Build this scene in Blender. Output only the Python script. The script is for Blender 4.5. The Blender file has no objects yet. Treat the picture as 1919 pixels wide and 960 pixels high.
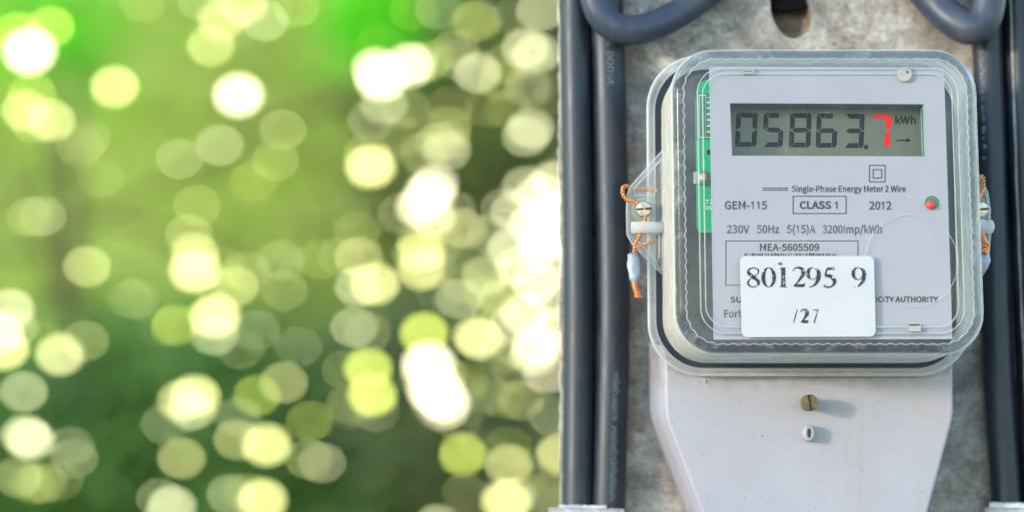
import bpy, bmesh, math, random
import numpy as np
from mathutils import Vector

random.seed(7)
rng = np.random.default_rng(7)
S = bpy.context.scene
COL = S.collection
R = math.radians

# ------------------------------------------------------------------ camera
LENS, SENSOR = 90.0, 36.0
K = SENSOR / LENS / 1919.0          # metres per photo pixel, per metre of distance
ZC = 1.60                           # eye height
cam_d = bpy.data.cameras.new("camera")
cam = bpy.data.objects.new("camera", cam_d)
COL.objects.link(cam)
cam.location = (0, 0, ZC)
cam.rotation_euler = (R(90), 0, 0)
cam_d.lens, cam_d.sensor_width = LENS, SENSOR
cam_d.shift_y = 400 / 1919
cam_d.clip_start, cam_d.clip_end = 0.05, 3000
cam_d.dof.use_dof = True
cam_d.dof.focus_distance = 0.888
cam_d.dof.aperture_fstop = 5.8
cam_d.dof.aperture_ratio = 0.85
S.camera = cam

# ------------------------------------------------------------------ light
SUN_EL, SUN_AZ = R(8.0), R(55)      # azimuth: how far left of the camera's back
sun_dir = Vector((-math.sin(SUN_AZ) * math.cos(SUN_EL), -math.cos(SUN_AZ) * math.cos(SUN_EL), math.sin(SUN_EL)))
W = bpy.data.worlds.new("World")
S.world = W
W.use_nodes = True
nt = W.node_tree
bg = nt.nodes["Background"]
sky = nt.nodes.new("ShaderNodeTexSky")
sky.sky_type = 'NISHITA'
sky.sun_disc = False
sky.sun_elevation = SUN_EL
sky.sun_rotation = math.atan2(sun_dir.x, sun_dir.y)
sky.air_density, sky.dust_density, sky.ozone_density = 1.0, 0.15, 1.8
nt.links.new(sky.outputs[0], bg.inputs[0])
bg.inputs[1].default_value = 0.15
sun_l = bpy.data.lights.new("sun", 'SUN')
sun_l.energy, sun_l.angle, sun_l.color = 0.5, R(5.0), (1.0, 0.86, 0.70)
sun = bpy.data.objects.new("sun", sun_l)
COL.objects.link(sun)
sun.rotation_euler = sun_dir.to_track_quat('Z', 'Y').to_euler()
S.view_settings.view_transform = 'Standard'
S.view_settings.look = 'None'
S.view_settings.gamma = 1
S.view_settings.exposure = 2.55
S.cycles.use_denoising = True
S.cycles.filter_width = 1.2
S.cycles.transparent_max_bounces = 16

# ------------------------------------------------------------------ helpers
def P(x, y, d):
    """world point seen at photo pixel (x, y) at distance d"""
    return Vector(((x - 960) * K * d, d, ZC + (880 - y) * K * d))

def tag(o, label=None, cat=None, group=None, kind=None):
    if label: o["label"] = label
    if cat: o["category"] = cat
    if group: o["group"] = group
    if kind: o["kind"] = kind
    return o

def empty(name, loc, label, cat, group=None):
    o = bpy.data.objects.new(name, None)
    COL.objects.link(o)
    o.location = loc
    o.empty_display_size = 0.02
    return tag(o, label, cat, group)

def origin(o):
    v = Vector((0, 0, 0))
    while o is not None:
        v = v + o.location
        o = o.parent
    return v

def obj(name, verts, faces, mat, parent=None, smooth=False, fix=True, mats=None):
    off = origin(parent) if parent else Vector((0, 0, 0))
    me = bpy.data.meshes.new(name)
    me.from_pydata([tuple(Vector(v) - off) for v in verts], [], faces)
    if fix:
        bm = bmesh.new(); bm.from_mesh(me)
        bmesh.ops.recalc_face_normals(bm, faces=bm.faces)
        bm.to_mesh(me); bm.free()
    me.materials.append(mat)
    if smooth:
        for p in me.polygons: p.use_smooth = True
    o = bpy.data.objects.new(name, me)
    COL.objects.link(o)
    if parent: o.parent = parent
    return o

def sharp(o, deg=35):
    """smooth shading that stays crisp at real edges"""
    me = o.data
    for p in me.polygons: p.use_smooth = True
    bm = bmesh.new(); bm.from_mesh(me)
    for e in bm.edges:
        if len(e.link_faces) == 2 and e.calc_face_angle(0) > R(deg): e.smooth = False
    bm.to_mesh(me); bm.free()
    return o

class MB:
    def __init__(s): s.v, s.f = [], []
    def add(s, verts, faces):
        n = len(s.v); s.v += [Vector(v) for v in verts]; s.f += [tuple(i + n for i in f) for f in faces]
    def quad(s, a, b, c, d): s.add([a, b, c, d], [(0, 1, 2, 3)])
    def box(s, x0, y0, x1, y1, da, db, f=None):
        g = f or P
        s.add([g(x0, y0, da), g(x1, y0, da), g(x1, y1, da), g(x0, y1, da), g(x0, y0, db), g(x1, y0, db), g(x1, y1, db), g(x0, y1, db)],
              [(0, 1, 2, 3), (7, 6, 5, 4), (0, 4, 5, 1), (1, 5, 6, 2), (2, 6, 7, 3), (3, 7, 4, 0)])
    def loft(s, loops, cap0=False, cap1=False, closed=True):
        n = len(loops[0]); base = len(s.v)
        for l in loops: s.v += [Vector(p) for p in l]
        m = n if closed else n - 1
        for i in range(len(loops) - 1):
            for j in range(m):
                a, b = base + i * n + j, base + i * n + (j + 1) % n
                s.f.append((a, b, b + n, a + n))
        if cap0: s.f.append(tuple(base + j for j in range(n)))
        if cap1: s.f.append(tuple(base + (len(loops) - 1) * n + j for j in range(n)))
    def tube(s, pts, rad, n=12, caps=True):
        pts = [Vector(p) for p in pts]
        t0 = (pts[1] - pts[0]).normalized()
        u = t0.orthogonal().normalized()
        loops = []
        for i, p in enumerate(pts):
            t = (pts[min(i + 1, len(pts) - 1)] - pts[max(i - 1, 0)]).normalized()
            u = (u - t * u.dot(t)).normalized()
            w = t.cross(u)
            r = rad[i] if hasattr(rad, '__len__') else rad
            loops.append([p + (u * math.cos(a) + w * math.sin(a)) * r for a in [2 * math.pi * k / n for k in range(n)]])
        s.loft(loops, caps, caps)
    def build(s, name, mat, parent=None, smooth=False, fix=True): return obj(name, s.v, s.f, mat, parent, smooth, fix)

def spline(pts, n=10):
    """Catmull-Rom through the points (tuples of any length)"""
    out = []
    q = [pts[0]] + list(pts) + [pts[-1]]
    for i in range(1, len(q) - 2):
        a, b, c, d = [np.array(p, float) for p in q[i - 1:i + 3]]
        for k in range(n):
            t = k / n
            out.append(0.5 * (2 * b + (c - a) * t + (2 * a - 5 * b + 4 * c - d) * t * t + (3 * b - a - 3 * c + d) * t ** 3))
    out.append(np.array(pts[-1], float))
    return out

def rr(x0, y0, x1, y1, r, d, f, arc=14, step=2.6, nx=None, ny=None, wave=0.0, period=19.5):
    """rounded rectangle loop in photo pixels at distance d; nx, ny points on straights; wave ripples the outline"""
    pts = []
    cs = [(x0 + r, y0 + r, 180), (x1 - r, y0 + r, 270), (x1 - r, y1 - r, 0), (x0 + r, y1 - r, 90)]
    cn = [nx, ny, nx, ny]
    for i, (cx, cy, a0) in enumerate(cs):
        for k in range(arc):
            a = R(a0 + 90 * k / arc)
            pts.append((cx + r * math.cos(a), cy + r * math.sin(a), math.cos(a), math.sin(a)))
        a = R(a0 + 90)
        ex, ey = cx + r * math.cos(a), cy + r * math.sin(a)
        c2 = cs[(i + 1) % 4]; b = R(c2[2])
        sx, sy = c2[0] + r * math.cos(b), c2[1] + r * math.sin(b)
        for k in range(cn[i]):
            t = k / cn[i]
            pts.append((ex + (sx - ex) * t, ey + (sy - ey) * t, math.cos(a), math.sin(a)))
    out, s = [], 0.0
    for i, (x, y, nx_, ny_) in enumerate(pts):
        if i: s += math.hypot(x - pts[i - 1][0], y - pts[i - 1][1])
        w = wave * (abs(math.sin(math.pi * s / period)) - 0.6)
        out.append(f(x + nx_ * w, y + ny_ * w, d))
    return out

# ------------------------------------------------------------------ materials
def mat(name):
    m = bpy.data.materials.new(name); m.use_nodes = True
    t = m.node_tree
    return m, t, t.nodes["Principled BSDF"]

def N(t, kind, **kw):
    n = t.nodes.new("ShaderNode" + kind)
    for k, v in kw.items():
        if hasattr(n, k): setattr(n, k, v)
    return n

def L(t, a, b): t.links.new(a, b)

def noise(t, scale, detail=4, rough=0.55, vec=None, dist=0.0):
    n = N(t, "TexNoise")
    n.inputs["Scale"].default_value = scale; n.inputs["Detail"].default_value = detail
    n.inputs["Roughness"].default_value = rough; n.inputs["Distortion"].default_value = dist
    if vec: L(t, vec, n.inputs["Vector"])
    return n.outputs["Fac"]

def ramp(t, fac, stops):
    n = N(t, "ValToRGB")
    e = n.color_ramp.elements
    while len(e) < len(stops): e.new(0.5)
    for i, (p, c) in enumerate(stops):
        e[i].position = p
        e[i].color = (c, c, c, 1) if isinstance(c, (int, float)) else (*c, 1)
    L(t, fac, n.inputs[0])
    return n.outputs[0]

def mixc(t, fac, a, b, mode='MIX'):
    n = N(t, "MixRGB"); n.blend_type = mode
    for i, v in ((0, fac), (1, a), (2, b)):
        if isinstance(v, (int, float)): n.inputs[i].default_value = v if i == 0 else (v, v, v, 1)
        elif isinstance(v, tuple): n.inputs[i].default_value = (*v, 1)
        else: L(t, v, n.inputs[i])
    return n.outputs[0]

def math_(t, op, a, b=0.0):
    n = N(t, "Math"); n.operation = op
    for i, v in ((0, a), (1, b)):
        if isinstance(v, (int, float)): n.inputs[i].default_value = v
        else: L(t, v, n.inputs[i])
    return n.outputs[0]

def bump(t, h, strength, dist=0.001):
    n = N(t, "Bump"); n.inputs["Strength"].default_value = strength; n.inputs["Distance"].default_value = dist
    L(t, h, n.inputs["Height"])
    return n.outputs[0]

def world_pos(t): return N(t, "NewGeometry").outputs["Position"]

def simple(name, col, rough=0.5, metal=0.0, var=0.12, scale=300, bmp=0.05, spec=0.5):
    m, t, b = mat(name)
    pos = world_pos(t)
    f = noise(t, scale, 5, 0.6, pos)
    c = ramp(t, f, [(0.3, tuple(x * (1 - var) for x in col)), (0.7, tuple(min(1, x * (1 + var)) for x in col))])
    L(t, c, b.inputs["Base Color"])
    b.inputs["Roughness"].default_value = rough; b.inputs["Metallic"].default_value = metal
    b.inputs["Specular IOR Level"].default_value = spec
    if bmp: L(t, bump(t, f, bmp, 0.0004), b.inputs["Normal"])
    return m

def concrete():
    m, t, b = mat("weathered_concrete")
    pos = world_pos(t)
    fine = noise(t, 620, 5, 0.75, pos); mid = noise(t, 190, 8, 0.75, pos); big = noise(t, 28, 5, 0.6, pos, 0.6)
    c = ramp(t, mid, [(0.36, (0.29, 0.265, 0.24)), (0.5, (0.48, 0.44, 0.40)), (0.63, (0.64, 0.595, 0.54))])
    c = mixc(t, ramp(t, fine, [(0.34, 0.0), (0.56, 1.0)]), mixc(t, 1.0, c, (0.66, 0.64, 0.62), 'MULTIPLY'), c)
    c = mixc(t, ramp(t, noise(t, 60, 8, 0.7, pos, 1.2), [(0.42, 0.8), (0.56, 0.0)]), c, mixc(t, 1.0, c, (0.60, 0.55, 0.50), 'MULTIPLY'))
    # soot and mould: patches that grow towards the foot of the pole
    sep = N(t, "SeparateXYZ"); L(t, pos, sep.inputs[0])
    low = N(t, "MapRange"); low.inputs[1].default_value = 1.72; low.inputs[2].default_value = 1.56
    L(t, sep.outputs[2], low.inputs[0])
    st = math_(t, 'ADD', big, math_(t, 'MULTIPLY', low.outputs[0], 0.17))
    stain = ramp(t, math_(t, 'ADD', st, math_(t, 'MULTIPLY', math_(t, 'SUBTRACT', mid, 0.5), 0.5)), [(0.52, 0.0), (0.74, 0.85)])
    c = mixc(t, stain, c, (0.085, 0.085, 0.085))
    # pale straws and grit
    vor = N(t, "TexVoronoi"); vor.inputs["Scale"].default_value = 330; L(t, pos, vor.inputs["Vector"])
    grit = ramp(t, vor.outputs["Distance"], [(0.08, 1.0), (0.17, 0.0)])
    c = mixc(t, math_(t, 'MULTIPLY', grit, ramp(t, noise(t, 210, 2, 0.5, pos), [(0.55, 0.0), (0.62, 0.7)])), c, (0.62, 0.58, 0.52))
    pit = N(t, "TexVoronoi"); pit.inputs["Scale"].default_value = 240; L(t, pos, pit.inputs["Vector"])
    pits = math_(t, 'MULTIPLY', ramp(t, pit.outputs["Distance"], [(0.07, 1.0), (0.14, 0.0)]), ramp(t, noise(t, 90, 2, 0.5, pos), [(0.52, 0.0), (0.60, 0.85)]))
    c = mixc(t, pits, c, (0.05, 0.045, 0.04))
    L(t, c, b.inputs["Base Color"])
    b.inputs["Roughness"].default_value = 0.92
    h = math_(t, 'ADD', math_(t, 'MULTIPLY', mid, 0.6), math_(t, 'MULTIPLY', fine, 0.4))
    h = math_(t, 'SUBTRACT', h, pits)
    L(t, bump(t, h, 0.75, 0.0012), b.inputs["Normal"])
    return m

def cable_mat(name="black_cable_sheath", dusty=0.25, base=1.0):
    m, t, b = mat(name)
    pos = world_pos(t)
    mp = N(t, "Mapping"); mp.inputs["Scale"].default_value = (1, 1, 0.12); L(t, pos, mp.inputs[0])
    streak = noise(t, 420, 5, 0.65, mp.outputs[0]); sp = noise(t, 1500, 3, 0.6, pos); dust = noise(t, 60, 5, 0.6, pos, 0.4)
    c = ramp(t, streak, [(0.3, (0.006 * base, 0.008 * base, 0.014 * base)), (0.7, (0.011 * base, 0.014 * base, 0.023 * base))])
    c = mixc(t, ramp(t, dust, [(0.44, 0.0), (0.72, dusty)]), c, (0.085, 0.08, 0.076))
    c = mixc(t, ramp(t, sp, [(0.71, 0.0), (0.75, 0.5)]), c, (0.25, 0.25, 0.25))
    L(t, c, b.inputs["Base Color"])
    L(t, ramp(t, dust, [(0.3, 0.38), (0.7, 0.52)]), b.inputs["Roughness"])
    b.inputs["Specular IOR Level"].default_value = 0.55
    b.inputs["Specular Tint"].default_value = (0.80, 0.89, 1.0, 1)
    L(t, bump(t, math_(t, 'ADD', streak, math_(t, 'MULTIPLY', sp, 0.4)), 0.10, 0.0005), b.inputs["Normal"])
    return m

def clear_plastic(name, base, edge, tint=(0.95, 0.965, 0.97), rough=0.06, milk=(0.80, 0.80, 0.78), dirt=0.10, fr=1.46):
    """see-through aged polycarbonate: reflecting skin, milkier where one looks along the wall"""
    m, t, b = mat(name)
    t.nodes.remove(b)
    out = t.nodes["Material Output"]
    pos = world_pos(t)
    tr = N(t, "BsdfTransparent"); tr.inputs[0].default_value = (*tint, 1)
    gl = N(t, "BsdfGlossy"); gl.inputs["Roughness"].default_value = rough
    df = N(t, "BsdfDiffuse"); df.inputs[0].default_value = (*milk, 1)
    tl = N(t, "BsdfTranslucent"); tl.inputs[0].default_value = (*milk, 1)
    ml = N(t, "MixShader"); ml.inputs[0].default_value = 0.45
    L(t, df.outputs[0], ml.inputs[1]); L(t, tl.outputs[0], ml.inputs[2])
    bn = bump(t, noise(t, 260, 4, 0.6, pos), 0.06, 0.0006)
    L(t, bn, gl.inputs["Normal"])
    fw_ = N(t, "LayerWeight"); fw_.inputs[0].default_value = 0.5; L(t, bn, fw_.inputs["Normal"])
    fz = math_(t, 'ADD', math_(t, 'MULTIPLY', math_(t, 'POWER', fw_.outputs["Facing"], 5.0), 0.90), 0.018)
    m1 = N(t, "MixShader"); L(t, fz, m1.inputs[0]); L(t, tr.outputs[0], m1.inputs[1]); L(t, gl.outputs[0], m1.inputs[2])
    lw = N(t, "LayerWeight"); lw.inputs[0].default_value = 0.5
    fac = math_(t, 'POWER', lw.outputs["Facing"], 2.2)
    d = ramp(t, noise(t, 120, 6, 0.7, pos, 0.5), [(0.48, 0.0), (0.80, dirt)])
    fac = math_(t, 'ADD', math_(t, 'MULTIPLY', fac, edge), math_(t, 'ADD', d, base))
    fac = math_(t, 'MINIMUM', fac, 0.92)
    m2 = N(t, "MixShader"); L(t, fac, m2.inputs[0]); L(t, m1.outputs[0], m2.inputs[1]); L(t, ml.outputs[0], m2.inputs[2])
    L(t, m2.outputs[0], out.inputs[0])
    return m

def plate_mat(name, col, rough=0.45, speck=True):
    m, t, b = mat(name)
    pos = world_pos(t)
    a = noise(t, 45, 5, 0.6, pos, 0.3); f = noise(t, 700, 4, 0.6, pos)
    c = ramp(t, a, [(0.3, tuple(x * 0.95 for x in col)), (0.7, tuple(min(1, x * 1.03) for x in col))])
    if speck:
        v = N(t, "TexVoronoi"); v.inputs["Scale"].default_value = 110; L(t, pos, v.inputs["Vector"])
        k = math_(t, 'MULTIPLY', ramp(t, v.outputs["Distance"], [(0.05, 1.0), (0.085, 0.0)]), ramp(t, noise(t, 70, 2, 0.5, pos), [(0.57, 0.0), (0.60, 0.8)]))
        c = mixc(t, k, c, (0.12, 0.10, 0.09))
        c = mixc(t, ramp(t, noise(t, 26, 6, 0.7, pos, 0.8), [(0.48, 0.0), (0.78, 0.45)]), c, tuple(x * y for x, y in zip(col, (1.0, 0.86, 0.70))))
        mp = N(t, "Mapping"); mp.inputs["Scale"].default_value = (1, 1, 0.07); L(t, pos, mp.inputs[0])
        run = ramp(t, noise(t, 170, 5, 0.7, mp.outputs[0], 0.2), [(0.53, 0.0), (0.74, 0.30)])      # rain runs
        c = mixc(t, math_(t, 'MULTIPLY', run, ramp(t, noise(t, 18, 3, 0.6, pos), [(0.42, 0.0), (0.62, 1.0)])), c, (0.21, 0.19, 0.17))
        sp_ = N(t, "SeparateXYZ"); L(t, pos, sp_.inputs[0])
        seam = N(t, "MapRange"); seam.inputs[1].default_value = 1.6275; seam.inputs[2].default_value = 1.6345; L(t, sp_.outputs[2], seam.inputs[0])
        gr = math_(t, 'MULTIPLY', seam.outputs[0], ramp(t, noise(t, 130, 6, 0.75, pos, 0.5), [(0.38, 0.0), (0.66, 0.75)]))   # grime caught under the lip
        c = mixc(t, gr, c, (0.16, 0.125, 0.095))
        c = mixc(t, ramp(t, noise(t, 900, 2, 0.5, pos), [(0.70, 0.0), (0.74, 0.6)]), c, (0.16, 0.14, 0.12))
    L(t, c, b.inputs["Base Color"])
    b.inputs["Roughness"].default_value = rough
    L(t, bump(t, f, 0.06, 0.0003), b.inputs["Normal"])
    return m

def print_mat(name, col, back, lo, hi, scale=420):
    """worn ink: parts of each letter rubbed back to the sheet under it"""
    m, t, b = mat(name)
    f = noise(t, scale, 5, 0.7, world_pos(t), 0.3)
    L(t, mixc(t, ramp(t, f, [(lo, 0.0), (hi, 1.0)]), col, back), b.inputs["Base Color"])
    b.inputs["Roughness"].default_value = 0.8; b.inputs["Specular IOR Level"].default_value = 0.15
    return m

def leaf_mat(name, a, c, rough=0.5, trans=0.35, gain=1.0):
    m, t, b = mat(name)
    out = t.nodes["Material Output"]
    n = noise(t, 3.1, 3, 0.6, world_pos(t))
    col = ramp(t, n, [(0.35, a), (0.65, c)])
    L(t, col, b.inputs["Base Color"])
    b.inputs["Roughness"].default_value = rough
    tl = N(t, "BsdfTranslucent")
    L(t, mixc(t, 1.0, col, (1.0 * gain, 1.1 * gain, 0.45 * gain), 'MULTIPLY'), tl.inputs[0])
    mx = N(t, "MixShader"); mx.inputs[0].default_value = trans
    L(t, b.outputs[0], mx.inputs[1]); L(t, tl.outputs[0], mx.inputs[2]); L(t, mx.outputs[0], out.inputs[0])
    return m

def waxy_mat(name, col, spec, rough=0.25):
    m, t, b = mat(name)
    b.inputs["Base Color"].default_value = (*col, 1)
    b.inputs["Roughness"].default_value = rough
    b.inputs["Specular IOR Level"].default_value = 1.0
    b.inputs["IOR"].default_value = 2.0
    b.inputs["Specular Tint"].default_value = (*spec, 1)
    return m

M = dict(
    concrete=concrete(), cable=cable_mat(), cable_dusty=cable_mat('dusty_cable_sheath', 0.7, 3.6),
    hole=simple("raw_brown_concrete", (0.19, 0.14, 0.105), 0.95, var=0.35, scale=350, bmp=0.6),  # brown lining, recess shade partly put into its colour
    rubber=simple("black_rubber", (0.004, 0.004, 0.0045), 0.9, spec=0.1),
    clear=clear_plastic("clear_window_plastic", 0.005, 0.22, dirt=0.035),
    rim=clear_plastic("slate_tinted_rim_plastic", 0.06, 0.16, tint=(0.42, 0.48, 0.57), dirt=0.42, rough=0.10),  # slate tint paints the dark refraction of the thick rim
    wall=clear_plastic("clear_wall_plastic", 0.24, 0.5, dirt=0.4, rough=0.12, milk=(0.88, 0.80, 0.68)),
    bead=clear_plastic("thick_clear_edge", 0.30, 0.40, dirt=0.1, rough=0.10, milk=(0.86, 0.87, 0.88)),
    lip=clear_plastic("clear_lip_plastic", 0.28, 0.6, dirt=0.15, rough=0.10),
    lug=clear_plastic("clear_lug_plastic", 0.16, 0.5, dirt=0.12, rough=0.10),
    milky=clear_plastic("milky_pin_plastic", 0.55, 0.3, rough=0.15),
    gasket=simple("dark_gasket", (0.016, 0.02, 0.03), 0.5),
    inner=simple("grey_meter_base_plastic", (0.10, 0.107, 0.12), 0.5, var=0.25, scale=120),
    grey=plate_mat("pale_grey_plastic", (0.340, 0.326, 0.376), 0.42),
    name=plate_mat("silver_grey_nameplate", (0.342, 0.322, 0.366), 0.5, False),
    sticker=plate_mat("white_paper_sticker", (0.475, 0.468, 0.49), 0.6, False),
    ink=print_mat("black_print", (0.045, 0.045, 0.06), (0.40, 0.40, 0.44), 0.58, 0.85),
    ink_grey=print_mat("grey_print", (0.085, 0.085, 0.10), (0.42, 0.41, 0.46), 0.52, 0.85),
    stamp=print_mat("worn_stamp_ink", (0.045, 0.04, 0.055), (0.8, 0.81, 0.84), 0.57, 0.66, 700),
    lcd=simple("olive_lcd_glass", (0.100, 0.098, 0.066), 0.35, var=0.10, scale=200, bmp=0.0),
    seg=print_mat("lcd_segment", (0.006, 0.008, 0.018), (0.05, 0.05, 0.05), 0.80, 1.0, 600),
    red=simple("red_segment", (0.95, 0.0, 0.0), 0.8, var=0.0, bmp=0.0, spec=0.08),
    teal=simple("teal_glass_edge", (0.035, 0.14, 0.125), 0.15, var=0.3, scale=500),
    pcb=simple("green_circuit_board", (0.004, 0.42, 0.17), 0.4, var=0.10),
    pcb_dark=simple("dark_green_mask", (0.05, 0.22, 0.13), 0.4),
    silk=simple("white_silkscreen", (0.7, 0.75, 0.7), 0.6, bmp=0),
    brass=simple("tarnished_brass", (0.16, 0.125, 0.06), 0.5, 0.6, 0.5, 500, 0.25),
    nickel=simple("dull_nickel_screw", (0.50, 0.46, 0.37), 0.36, 0.9, 0.3, 500, 0.2),
    dark=simple("slot_shade", (0.02, 0.018, 0.015), 0.8),  # dark pieces paint the shade inside screw slots and small holes
    copper=simple("copper_wire", (0.85, 0.33, 0.12), 0.38, 0.75, 0.25, 600, 0.1),
    lead=simple("grey_lead_seal", (0.30, 0.35, 0.42), 0.5, 0.25, 0.3, 350, 0.6),
    led=simple("red_led", (0.75, 0.05, 0.06), 0.2, bmp=0),
    green_hole=simple("dark_green_opening", (0.02, 0.16, 0.07), 0.4),
    cream=simple("cream_plastic_post", (0.36, 0.345, 0.325), 0.6),
    zinc=simple("weathered_galvanised_strap", (0.36, 0.345, 0.335), 0.6, 0.1, 0.45, 220, 0.5),
    paint=simple("chipped_white_paint", (0.50, 0.51, 0.51), 0.6, 0, 0.25, 200, 0.3),
    mark=print_mat("pale_cable_print", (0.17, 0.20, 0.25), (0.03, 0.036, 0.05), 0.50, 0.72, 500),
    stripe=simple("cream_cable_stripe", (0.30, 0.28, 0.25), 0.8, var=0.3, spec=0.1),
)
bark = simple("brown_bark", (0.09, 0.065, 0.045), 0.9, 0, 0.4, 12, 0.8)

# ------------------------------------------------------------------ ground
def ground():
    m, t, b = mat("pale_dusty_ground")
    c = ramp(t, noise(t, 0.7, 6, 0.65, world_pos(t)), [(0.3, (0.36, 0.29, 0.20)), (0.7, (0.46, 0.38, 0.28))])
    L(t, c, b.inputs["Base Color"]); b.inputs["Roughness"].default_value = 0.95
    g = 1500.0
    o = obj("ground", [(-g, -g, 0), (g, -g, 0), (g, g, 0), (-g, g, 0)], [(0, 1, 2, 3)], m)
    o["kind"] = "structure"
ground()

def backdrop_slope():  # added slope, its overbright grass stands in for glowing foliage
    m, t, b = mat("bright_backdrop_grass")
    pos = world_pos(t)
    c = ramp(t, noise(t, 0.35, 6, 0.65, pos, 0.6), [(0.30, (0.27, 0.32, 0.035)), (0.48, (0.40, 0.43, 0.06)), (0.70, (0.47, 0.48, 0.10))])
    c = mixc(t, ramp(t, noise(t, 3.0, 5, 0.7, pos), [(0.40, 0.0), (0.62, 0.35)]), c, (0.16, 0.24, 0.03))
    L(t, c, b.inputs["Base Color"]); b.inputs["Roughness"].default_value = 1.0; b.inputs["Specular IOR Level"].default_value = 0.1
    g_ = np.random.default_rng(15); vs, fs = [], []
    nx, ny = 70, 22
    ph = g_.uniform(0, 6.28, 6)
    for j in range(ny):
        for i in range(nx):
            x = -75 + 150 * i / (nx - 1); y = 24 + 70 * j / (ny - 1); u = max(0.0, (y - 26) / 68)
            z = 26 * (u * u * (3 - 2 * u)) * (1 + .10 * math.sin(x * .07 + ph[0]) + .06 * math.sin(x * .16 + ph[1])) + .25 * math.sin(x * .5 + ph[2]) * math.sin(y * .4 + ph[3]) * min(1, u * 5) - .05
            vs.append((x, y, z))
    for j in range(ny - 1):
        for i in range(nx - 1): fs.append((j * nx + i, j * nx + i + 1, (j + 1) * nx + i + 1, (j + 1) * nx + i))
    o = obj("backdrop_slope", vs, fs, m, None, True); o["kind"] = "structure"
backdrop_slope()

# ------------------------------------------------------------------ utility pole
POLE_D = 0.960
def pole():
    base = P(1515, 880, POLE_D); base.z = 0
    root = empty("utility_pole", base, "weathered grey concrete utility pole with a slotted hole above the meter", "utility pole")
    x0 = P(1049, 0, POLE_D).x; x1 = P(1990, 0, POLE_D).x
    # face outline: chipped left edge
    zs = list(np.arange(3.2, 1.9, -0.1)) + list(np.arange(1.88, 1.50, -0.0022)) + list(np.arange(1.46, -0.001, -0.1)) + [0.0]
    r2 = np.random.default_rng(3)
    n = len(zs)
    jit = np.convolve(r2.normal(0, 1, n + 8), np.ones(5) / 5, 'same')[4:-4] * 0.0004 + r2.normal(0, 0.00013, n)
    slant = lambda z: (1.79 - z) * 0.004
    # slot
    slot_px = [(1443, -150), (1443, 0), (1446, 25), (1455, 48), (1470, 65), (1488, 72), (1506, 66), (1519, 50), (1522, 34), (1519, 14), (1515, 0), (1515, -150)]
    sp = spline(slot_px[1:-1], 4)
    top_a = [(1479 + 36 * math.cos(a), -150 - 36 * math.sin(a)) for a in np.linspace(0, math.pi, 9)]
    hole_px = [tuple(p) for p in sp] + top_a
    hole = [P(x + random.uniform(-.5, .5), y + random.uniform(-.5, .5), POLE_D) for x, y in hole_px]
    left = [Vector((x0 + slant(z) + jit[i], POLE_D, z)) for i, z in enumerate(zs)]
    right = [Vector((x1, POLE_D, z)) for z in (0.0, 1.2, 1.6, 1.9, 3.2)]
    bm = bmesh.new()
    def ring(pts):
        vs = [bm.verts.new(p - base) for p in pts]
        return vs, [bm.edges.new((vs[i], vs[(i + 1) % len(vs)])) for i in range(len(vs))]
    vo, eo = ring(left + right)
    vh, eh = ring(hole)
    bmesh.ops.triangle_fill(bm, use_beauty=True, use_dissolve=False, edges=eo + eh)
    # chipped arris and tapered flank going back
    def back(vs, pts, closed=False):
        w = [bm.verts.new(p - base) for p in pts]
        m_ = len(vs) if closed else len(vs) - 1
        for i in range(m_):
            j = (i + 1) % len(vs)
            bm.faces.new((vs[i], vs[j], w[j], w[i]))
        return w
    r3 = np.random.default_rng(5)
    a1 = back(vo[:n], [p + Vector((-0.0006 + r3.normal(0, .00018), 0.0022 + r3.normal(0, .0004), 0)) for p in left])
    a2 = back(a1, [p + Vector((0.001, 0.035, 0)) for p in left])
    a3 = back(a2, [p + Vector((0.055, 0.06, 0)) for p in left])
    back(a3, [p + Vector((0.060, 0.17, 0)) for p in left])
    rr_ = vo[n:]
    b1 = back(rr_, [p + Vector((0.0, 0.035, 0)) for p in right])
    b2 = back(b1, [p + Vector((-0.055, 0.06, 0)) for p in right])
    back(b2, [p + Vector((-0.060, 0.17, 0)) for p in right])
    c = P(1482, -60, POLE_D)
    h1 = back(vh, [p.lerp(Vector((c.x, p.y, p.z)), 0.03) + Vector((0, 0.0015, 0)) for p in hole], True)
    bmesh.ops.recalc_face_normals(bm, faces=bm.faces)
    me = bpy.data.meshes.new("shaft"); bm.to_mesh(me); bm.free()
    me.materials.append(M['concrete'])
    o = bpy.data.objects.new("shaft", me); COL.objects.link(o); o.parent = root
    # slot lining
    mb = MB()
    loops = []
    for dy, s in ((0.0012, 0.03), (0.004, 0.06), (0.008, 0.16), (0.011, 0.40)):
        loops.append([Vector((p.x + (c.x - p.x) * s, POLE_D + dy, p.z + (c.z - p.z) * s * 0.45)) for p in hole])
    mb.loft(loops, False, True)
    mb.build("slot_lining", M['hole'], root, False)
    # ragged black packing in the upper part of the slot
    mb = MB()
    r4 = np.random.default_rng(11)
    low = [(x, 17 + 5 * math.sin((x - 1443) * .05) + r4.normal(0, 1.6)) for x in np.linspace(1446, 1512, 22)]
    loops = []
    for d, k in ((POLE_D + 0.0035, 0), (POLE_D + 0.002, 2), (POLE_D + 0.012, 1)):
        loops.append([P(x, y - (0 if k != 2 else 3), d) for x, y in low] + [P(1512, -145, d), P(1446, -145, d)])
    mb.loft([loops[2], loops[0], loops[1]], False, True)
    mb.build("slot_packing", M['rubber'], root)
    return root
pole()

# ------------------------------------------------------------------ cables
def tube_px(mb, pts, r, n=20, sub=8):
    """pts: (px, py, d); r in metres"""
    q = spline(pts, sub)
    mb.tube([P(*p) for p in q], r, n)

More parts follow.
